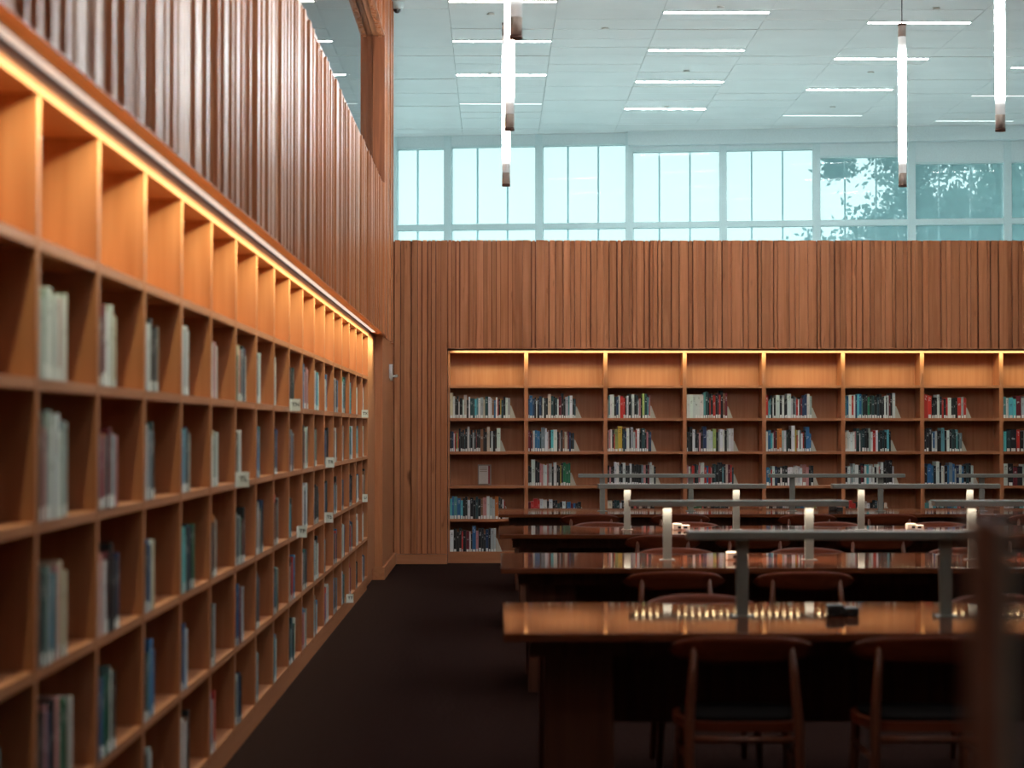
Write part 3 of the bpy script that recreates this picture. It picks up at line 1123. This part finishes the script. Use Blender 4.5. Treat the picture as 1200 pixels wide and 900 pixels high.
# ------------------------------------------------------------------ shelf signs on the left bookcase
SIGNS = [('TL', 285, 2, 'sixth'), ('TN', 345, 1, ''), ('TP', 353, 3, ''), ('TR', 387, 2, ''), ('TS', 385, 3, ''), ('TT', 409, 5, ''), ('TX', 427, 1, ''), ('U', 427, 3, '')]
SIGNY = {'TL': 9.45, 'TN': 11.92, 'TP': 12.35, 'TR': 14.45, 'TS': 14.35, 'TT': 16.45, 'TX': 18.30, 'U': 18.42}
for txt, _, row, _ in SIGNS:
    y = SIGNY[txt]
    z = SHELF[5 - row]
    t = thing('shelf_sign', 'small white shelf sign lettered %s, standing out from the %s row of the left bookcase' % (txt, ROWN[row]), 'sign', (LX, y, z))
    w = 0.056 if len(txt) > 1 else 0.045
    bm = bmesh.new()
    add_box(bm, 0.0025, w, -0.002, 0.002, -0.024, 0.048)
    add_box(bm, 0.0005, 0.0025, -0.085, 0.002, -0.024, 0.048)
    mesh('card', bm, 'sign', t)
    cu = bpy.data.curves.new('lettering', 'FONT')
    cu.body = txt
    cu.size = 0.033
    cu.align_x = 'CENTER'
    cu.align_y = 'CENTER'
    cu.extrude = 0.0004
    cu.offset = 0.0007
    cu.materials.append(M['ink'])
    tmp = link('lettering_curve', cu)
    dg = bpy.context.evaluated_depsgraph_get()
    me = bpy.data.meshes.new_from_object(tmp.evaluated_get(dg))
    bpy.data.objects.remove(tmp)
    l = link('lettering', me, t, (w * 0.52, -0.0026, 0.014))
    l.rotation_euler = (math.pi / 2, 0, 0)

# ------------------------------------------------------------------ reading tables
TY = [8.45, 12.12, 15.78, 19.44]
TH = 0.74
TX0, TX1 = 0.035, 6.60
TD = 0.70
TN = ['nearest', 'second', 'third', 'farthest']


def table(i):
    cy = TY[i]
    t = thing('reading_table', 'long varnished reddish wooden reading table, %s of the four rows' % TN[i], 'table', (TX0, cy, 0), 0, 'long reading tables')
    W = TX1 - TX0
    bm = bmesh.new()
    add_box(bm, 0, W, -TD, TD, TH - 0.032, TH, 0.004)
    mesh('table_top', bm, 'table', t)
    bm = bmesh.new()
    add_box(bm, 0.10, W - 0.10, -0.52, -0.48, TH - 0.11, TH - 0.032)
    add_box(bm, 0.10, W - 0.10, 0.48, 0.52, TH - 0.11, TH - 0.032)
    mesh('apron', bm, 'table_leg', t)
    for x in (0.16, W / 2 - 0.14, W - 0.44):
        for y in (-0.46, 0.40):
            bm = bmesh.new()
            add_box(bm, x, x + 0.28, y, y + 0.06, 0.0, TH - 0.032, 0.004)
            mesh('leg', bm, 'table_leg', t)
    bm = bmesh.new()
    add_box(bm, 0.30, W - 0.30, -0.03, 0.03, 0.30, TH - 0.032, 0.003)
    mesh('modesty_panel', bm, 'table_leg', t)
    if i == 3:
        bm = bmesh.new()
        add_box(bm, 3.63, 3.74, -0.66, -0.60, TH - 0.105, TH - 0.034, 0.004)
        o = mesh('under_table_box', bm, 'teal_plastic', t)
        o['label'] = 'small grey-green box under the table edge'


for i in range(4):
    table(i)

LAMPX = [1.48, 3.335, 5.19]
NTH = {0: 'left', 1: 'middle', 2: 'right'}


def desk_lamp(i, j, lit):
    cx, cy = LAMPX[j], TY[i]
    side = {0: 'leftmost', 1: 'second from the left', 2: 'third from the left'}[j]
    lab = ('lit' if lit else 'unlit') + ' grey bar desk lamp, %s on the %s table' % (side, TN[i])
    t = thing('desk_lamp', lab, 'desk lamp', (cx, cy, TH), 0, 'bar lamps along the reading tables')
    z = 0.345
    bm = bmesh.new()
    add_box(bm, -0.665, 0.665, -0.055, 0.055, z - 0.018, z + 0.018, 0.004)
    mesh('lamp_bar', bm, 'metal', t)
    for s in (-1, 1):
        bm = bmesh.new()
        add_box(bm, s * 0.432 - 0.026, s * 0.432 + 0.026, -0.012, 0.012, 0.004, z - 0.018, 0.003)
        p = mesh('post', bm, 'metal', t)
        bm = bmesh.new()
        add_box(bm, s * 0.432 - 0.045, s * 0.432 + 0.045, -0.045, 0.045, 0.0, 0.005)
        mesh('foot_plate', bm, 'metal', p)
    bm = bmesh.new()
    n = 30
    for k in range(n):
        x = -0.62 + 1.24 * k / (n - 1)
        if abs(abs(x) - 0.432) > 0.03:
            add_box(bm, x - 0.009, x + 0.009, -0.007, 0.007, z - 0.0186, z - 0.0178)
    o = mesh('led_row', bm, 'desk_led' if lit else 'desk_led_off', t)
    o['kind'] = 'stuff'
    if lit:
        for yy in (-0.03, 0.03):
            a_ = area_light('desk_lamp_light', (cx, cy + yy, TH + z - 0.026), None, 1.24, 0.03, DESK_W, (1.0, 0.80, 0.64), 140)


desk_lamp(0, 0, False)
for j in (0, 1):
    desk_lamp(1, j, True)
    desk_lamp(2, j, True)
for j in (0, 1, 2):
    desk_lamp(3, j, False)


def outlet(i, j, dark):
    t = thing('outlet_box', '%s power outlet box under the %s desk lamp of the %s table' % ('shade-darkened' if dark else 'cream', ORD[j + 1], TN[i]), 'outlet', (LAMPX[j] - 0.01, TY[i] + 0.02, TH))
    bm = bmesh.new()
    add_box(bm, -0.060, 0.012, -0.035, 0.035, 0.0, 0.050, 0.006)
    mesh('housing', bm, 'plastic_shaded' if dark else 'plastic', t)
    bm = bmesh.new()
    add_box(bm, 0.012, 0.072, -0.040, 0.030, 0.0, 0.038, 0.005)
    b = mesh('socket_block', bm, 'plastic_shaded' if dark else 'plastic', t)
    for s in (0, 1):
        bm = bmesh.new()
        add_box(bm, -0.022 + s * 0.046, 0.002 + s * 0.050, -0.0415, -0.034, 0.012, 0.030)
        mesh('socket', bm, 'black_socket', b)


for i, j, dk in ((0, 0, True), (1, 0, False), (2, 0, False), (2, 1, False), (3, 1, True)):
    outlet(i, j, dk)


# ------------------------------------------------------------------ chairs
def make_chair():
    t = thing('reading_chair', 'chair', 'chair')
    # curved top rail
    NU, NV = 26, 8
    bm = bmesh.new()
    grid = []
    for side in (0, 1):
        g = []
        for a_ in range(NU + 1):
            u_ = -1 + 2 * a_ / NU
            th = u_ * 0.95
            rad = 0.335 + (0.011 if side else -0.011)
            e = max(0.0, 1 - abs(u_) ** 5) ** 0.5
            zc = 0.700 + 0.010 * (1 - u_ * u_)
            hh = (0.022 + 0.034 * (1 - 0.45 * u_ * u_)) * max(0.06, e)
            col = []
            for b_ in range(NV + 1):
                v_ = -1 + 2 * b_ / NV
                lean = -0.02 * v_
                bulge = (1 - v_ ** 4) ** 0.5 if abs(v_) < 1 else 0
                rr = 0.335 + ((0.011 if side else -0.011) * bulge)
                col.append(bm.verts.new((math.sin(th) * rr, 0.10 - math.cos(th) * rr + lean, zc + v_ * hh)))
            g.append(col)
        grid.append(g)
    for side in (0, 1):
        g = grid[side]
        for a_ in range(NU):
            for b_ in range(NV):
                f = bm.faces.new((g[a_][b_], g[a_ + 1][b_], g[a_ + 1][b_ + 1], g[a_][b_ + 1]))
                f.smooth = True
    bmesh.ops.remove_doubles(bm, verts=bm.verts, dist=0.0008)
    bmesh.ops.holes_fill(bm, edges=[e for e in bm.edges if e.is_boundary], sides=30)
    mesh('backrest', bm, 'chair', t)
    # dished seat with rounded corners and a dark pad
    def seat(z0, z1, grow, name, m):
        bm = bmesh.new()
        pts = []
        for k in range(40):
            an = 2 * math.pi * k / 40
            c, s = math.cos(an), math.sin(an)
            x = math.copysign(abs(c) ** 0.45, c) * (0.245 - 0.02 * (s < 0) + grow)
            y = math.copysign(abs(s) ** 0.45, s) * (0.225 + grow) + 0.01
            pts.append((x, y))
        lo = [bm.verts.new((x, y, z0)) for x, y in pts]
        hi = [bm.verts.new((x, y, z1)) for x, y in pts]
        bm.faces.new(lo[::-1])
        bm.faces.new(hi)
        for k in range(40):
            bm.faces.new((lo[k], lo[(k + 1) % 40], hi[(k + 1) % 40], hi[k]))
        return mesh(name, bm, m, t)
    seat(0.405, 0.440, 0, 'seat', 'chair')
    seat(0.440, 0.456, -0.025, 'seat_pad', 'chair_seat')
    for s in (-1, 1):
        bm = bmesh.new()
        add_tube(bm, [(s * 0.215, -0.235, 0), (s * 0.205, -0.225, 0.22), (s * 0.205, -0.215, 0.42), (s * 0.190, -0.195, 0.60), (s * 0.180, -0.185, 0.72)],
                 [0.013, 0.018, 0.020, 0.017, 0.013], 10)
        mesh('leg', bm, 'chair_leg', t)
        bm = bmesh.new()
        add_tube(bm, [(s * 0.225, 0.215, 0), (s * 0.215, 0.205, 0.22), (s * 0.205, 0.195, 0.41)], [0.012, 0.018, 0.019], 10)
        mesh('leg', bm, 'chair_leg', t)
        bm = bmesh.new()
        add_tube(bm, [(s * 0.207, -0.215, 0.30), (s * 0.212, 0.195, 0.30)], 0.011, 8)
        mesh('stretcher', bm, 'chair_leg', t)
    bm = bmesh.new()
    add_tube(bm, [(-0.2, -0.21, 0.375), (0.2, -0.21, 0.375)], 0.014, 8)
    mesh('stretcher', bm, 'chair_leg', t)
    return t


# (table row, side, x, y of the backrest)
CH = [(0, 'n', 0.933, 7.42), (0, 'n', 1.625, 7.42), (0, 'f', 0.95, 9.30), (0, 'f', 2.35, 9.30),
      (1, 'n', 0.98, 10.82), (1, 'n', 1.69, 10.80), (1, 'f', 1.16, 12.97), (1, 'f', 2.02, 12.97), (1, 'f', 3.05, 12.97),
      (2, 'n', 1.23, 14.50), (2, 'n', 1.90, 14.55), (2, 'n', 2.78, 14.45), (2, 'n', 3.97, 14.55), (2, 'f', 0.89, 16.61), (2, 'f', 1.62, 16.61), (2, 'f', 2.80, 16.61), (2, 'f', 3.70, 16.61),
      (3, 'n', 0.87, 18.18), (3, 'n', 1.70, 18.20), (3, 'n', 2.87, 18.18), (3, 'n', 3.62, 18.20), (3, 'n', 4.98, 18.20)]
proto = make_chair()
cnt = {}
for q, (i, side, x, yb) in enumerate(CH):
    o = proto if q == 0 else tree_copy(proto)
    n = cnt[(i, side)] = cnt.get((i, side), 0) + 1
    sgn = 1 if side == 'n' else -1
    o.location = (x, yb + sgn * 0.235, 0)
    o.rotation_euler.z = (0 if side == 'n' else math.pi) + R.uniform(-0.05, 0.05)
    o['label'] = 'curved-back wooden chair, %s from the left, %s side of %s table' % (ORD[n], 'near' if side == 'n' else 'far', TN[i])
    o['group'] = 'wooden chairs at the reading tables'

# ------------------------------------------------------------------ upright post close to the camera
t = thing('upright_post', 'blurred brown wooden post with a grey metal edge, close to the camera', 'post', (0.374, 1.5, 0))
bm = bmesh.new()
add_box(bm, -0.0165, 0.0045, -0.015, 0.015, 0.012, 1.468, 0.003)
mesh('wood_strip', bm, 'post_wood', t)
bm = bmesh.new()
add_box(bm, 0.0045, 0.0160, -0.013, 0.013, 0.012, 1.462, 0.002)
mesh('metal_edge', bm, 'grey_metal', t)
bm = bmesh.new()
add_box(bm, -0.10, 0.10, -0.10, 0.10, 0.0, 0.012, 0.003)
mesh('foot_plate', bm, 'grey_metal', t)
